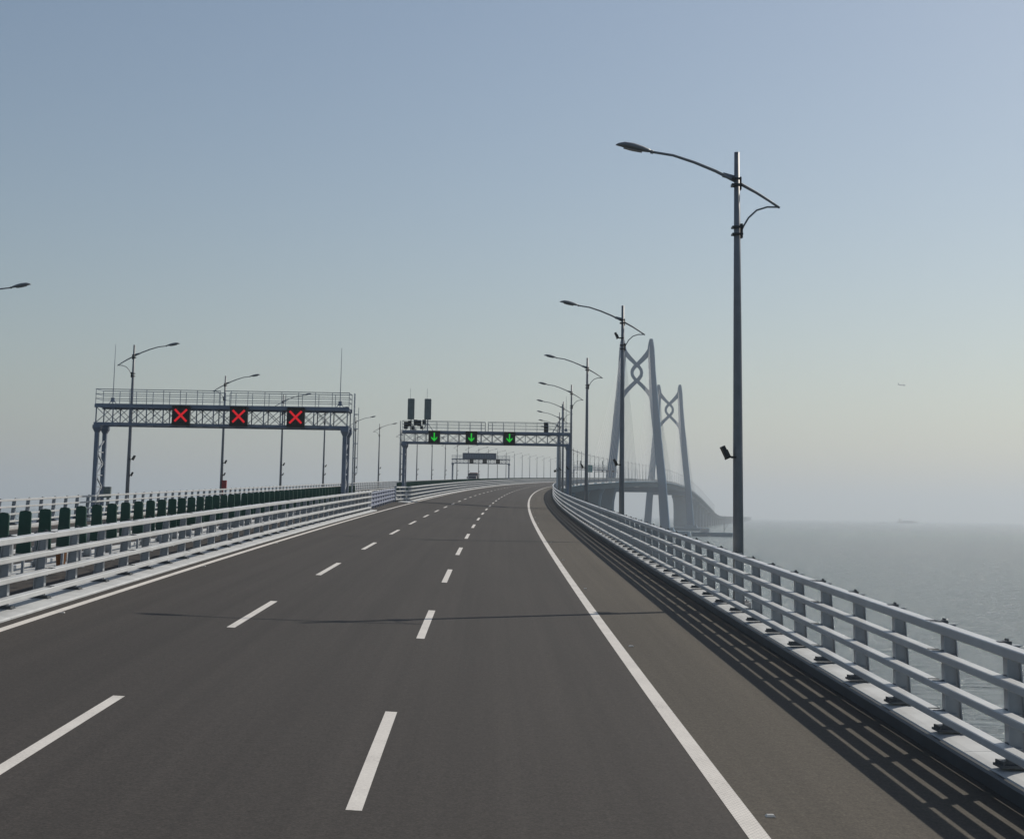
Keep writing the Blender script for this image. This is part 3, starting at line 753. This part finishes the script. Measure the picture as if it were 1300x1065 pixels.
def pylon(s):
    x, y, z, th = frame(s); c = P(s, MED)
    def Q(t, l, zz):   # transverse, along, height
        return Vector((c.x + t * cos(th) + l * sin(th), c.y - t * sin(th) + l * cos(th), zz))
    zt = 166.5
    root = None
    k = MB()
    def half(zz): return interp(zz, [0, 45, 116, 160, 168], [25.0, 21.8, 14.5, 12.0, 11.4])
    def leg(k, sg):
        rings = []
        for zz, wt, dl in ((2.5, 8.0, 10), (45, 7.0, 9), (80, 6.6, 8), (108, 7.2, 7.5), (118, 6.8, 7.2), (140, 5.6, 6.6), (158, 5.6, 6.2), (163, 4.2, 6.0), (166.5, 2.6, 5.4)):
            h = half(zz); sh = 0.0 if zz < 160 else (zz - 160) * 0.12
            ch = 0.07
            pts = [(-.5, -.5 + ch), (-.5 + ch, -.5), (.5 - ch, -.5), (.5, -.5 + ch), (.5, .5 - ch), (.5 - ch, .5), (-.5 + ch, .5), (-.5, .5 - ch)]
            rings.append([Q(sg * (h + sh) + a * wt, b_ * dl, zz) for a, b_ in pts])
        k.loft(rings)
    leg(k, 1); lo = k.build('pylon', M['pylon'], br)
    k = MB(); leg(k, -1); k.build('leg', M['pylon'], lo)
    # the knot: two strands that cross twice round a diamond ring
    def strand(sg, d):
        ctrl = [(12.8, 158.5), (9.5, 154), (5.2, 149.2), (1.5, 145.6), (-1.8, 142.6), (-3.7, 139.8), (-4.1, 137.4), (-3.7, 135.0), (-1.8, 132.2), (1.5, 129.2), (5.2, 125.6), (9.0, 121.6), (12.3, 117.4), (14.2, 112.0)]
        wid = [5.4, 4.2, 3.5, 3.1, 2.8, 2.6, 2.5, 2.6, 2.8, 3.0, 3.1, 3.3, 4.0, 5.0]
        k = MB(); rings = []
        for i, (t, zz) in enumerate(ctrl):
            a = ctrl[max(i - 1, 0)]; b_ = ctrl[min(i + 1, len(ctrl) - 1)]
            dx, dz = b_[0] - a[0], b_[1] - a[1]; n = math.hypot(dx, dz); nx, nz = -dz / n, dx / n
            w2 = wid[i] / 2
            rings.append([Q(sg * (t + nx * w2 * j), l * d, zz + nz * w2 * j) for j, l in ((-1, -1), (1, -1), (1, 1), (-1, 1))])
        k.loft(rings); k.build('knot_strand', M['pylon'], lo)
    strand(1, 2.3); strand(-1, 2.0)
    k = MB(); k.loft([[Q(t, l, zz) for t, l in ((-20.5, -3), (20.5, -3), (20.5, 3), (-20.5, 3))] for zz in (c.z - 9.5, c.z - 5.0)]); k.build('crossbeam', M['pylon'], lo)
    k = MB()
    n = 40
    k.loft([[Q(46 * gx * math.copysign(abs(cos(2*pi*i/n)) ** .8, cos(2*pi*i/n)), 20 * gx * sin(2*pi*i/n), zz) for i in range(n)] for gx, zz in ((1, -1), (1, 3.4), (.97, 3.6))])
    for sg in (-1, 1): k.loft([[Q(sg * 25 + a * g_, b_ * g_, zz) for a, b_ in ((-7,-8),(7,-8),(7,8),(-7,8))] for g_, zz in ((1.1, 3.5), (.9, 6.2))])
    k.build('pile_cap', M['conc'], br)
    # stay cables
    for dirn in (-1, 1):
        for i in range(12):
            ds_ = 26 + i * (226 - 26) / 11.0
            for sg, uu in ((1, 8.2), (-1, -26.4)):
                a = P(s + dirn * ds_, uu, 0.0); zz = 122 + i * (161 - 122) / 11.0
                b_ = Q(sg * (half(zz) - 1.0), dirn * 2.2, zz)
                kk = MB(); kk.tube([a, b_], 0.10, 5); kk.build('stay_cable', M['cable'], br)
pylon(PY1); pylon(PY2)

# moored work barge by the tower foot
bx = P(PY1 - 24, 42); g = thing('work_barge', (bx.x + 13, bx.y, 0), -0.1, 'flat pale work barge with a small mast moored at the foot of the nearer tower', 'barge')
k = MB(); k.loft([[(-17 * q, -5, z), (17 * q, -5, z), (19 * q, 0, z), (17 * q, 5, z), (-17 * q, 5, z)] for q, z in ((.95, -.6), (1, 3.2))]); k.build('hull', M['conc'], g, local=True)
k = MB(); k.box((-6, 0, 4.6), (7, 5, 2.8)); k.box((-6, 0, 6.1), (7.4, 5.4, .2)); k.build('cabin', M['pale'], g, local=True)
k = MB(); k.cyl((10, 0, 3), (10, 0, 11), .3, 8); k.bar((10, 0, 5), (13, 0, 10), .3); k.build('mast', M['pole'], g, local=True)

# ------------------------------------------------------------------ ships and the airliner
def ship(loc, rz, Ls, label):
    g = thing('cargo_ship', loc, rz, label, 'ship', None); h = Ls / 2
    k = MB(); B = Ls * .07
    k.loft([[(-h, -B, z), (h * .8, -B, z), (h * f, 0, z), (h * .8, B, z), (-h, B, z)] for f, z in ((.95, -.5), (1.05, Ls * .07))]); k.build('hull', M['hull'], g, local=True)
    k = MB(); k.box((-h * .75, 0, Ls * .12), (Ls * .1, B * 1.6, Ls * .11)); k.box((-h * .75, 0, Ls * .185), (Ls * .07, B * 1.9, Ls * .02)); k.build('wheelhouse', M['pale'], g, local=True)
    k = MB(); k.box((0.05 * h, 0, Ls * .09), (Ls * .5, B * 1.6, Ls * .04)); k.cyl((h * .7, 0, Ls * .07), (h * .7, 0, Ls * .16), Ls * .006, 6); k.build('deck_cargo', M['truck'], g, local=True)
def seapos(xp, D): return ((xp - 650) / FPX * D, D, 0)
ship(seapos(1152, 7600), 0.2, 105, 'long low grey cargo ship barely visible on the hazy horizon')
ship(seapos(1121, 7000), -0.4, 28, 'tiny faint boat on the horizon left of the cargo ship')
pa = Vector(((1148 - 650) / FPX * 5200, 5200, EYE + 5200 * (660.0 - 490) / FPX))
g = thing('airliner', pa, 0.5, 'tiny airliner low in the hazy sky on the right', 'airplane')
k = MB(); rg = []
for xx, rd in ((-19, .3), (-14, 1.2), (-6, 1.9), (10, 1.9), (15, 1.4), (18, .3)): rg.append([(xx, rd * cos(2*pi*i/10), rd * sin(2*pi*i/10)) for i in range(10)])
k.loft(rg); k.build('fuselage', M['truck'], g, local=True)
for sg in (-1, 1):
    k = MB(); k.loft([[(3, sg * 1.5, -.6), (-3.5, sg * 1.5, -.6), (-3.5, sg * 1.5, -.2), (3, sg * 1.5, -.2)], [(-4.5, sg * 17, .8), (-6.5, sg * 17, .8), (-6.5, sg * 17, .95), (-4.5, sg * 17, .95)]]); k.build('wing', M['truck'], g, local=True)
    k = MB(); k.loft([[(-14, sg * .8, .8), (-17, sg * .8, .8), (-17, sg * .8, 1), (-14, sg * .8, 1)], [(-17, sg * 6, 1.2), (-18.5, sg * 6, 1.2), (-18.5, sg * 6, 1.3), (-17, sg * 6, 1.3)]]); k.build('tailplane', M['truck'], g, local=True)
k = MB(); k.loft([[(-13, -.15, 1.4), (-18, -.15, 1.4), (-18, .15, 1.4), (-13, .15, 1.4)], [(-17, -.1, 7), (-19, -.1, 7), (-19, .1, 7), (-17, .1, 7)]]); k.build('tail_fin', M['truck'], g, local=True)

# ------------------------------------------------------------------ haze
hz = MB(); hz.box((0, 10000, 174), (56000, 34000, 350))
h = hz.build('haze', bpy.data.materials.new('haze_air'), local=True); h['kind'] = 'stuff'
m = h.data.materials[0]; m.use_nodes = True; N = m.node_tree.nodes; L = m.node_tree.links
N.remove(N["Principled BSDF"])
v = N.new('ShaderNodeVolumePrincipled'); v.inputs['Color'].default_value = (0.75, 0.80, 0.84, 1); v.inputs['Density'].default_value = HAZE
v.inputs['Anisotropy'].default_value = 0.35
out = [n for n in N if n.type == 'OUTPUT_MATERIAL'][0]; L.new(v.outputs[0], out.inputs['Volume'])
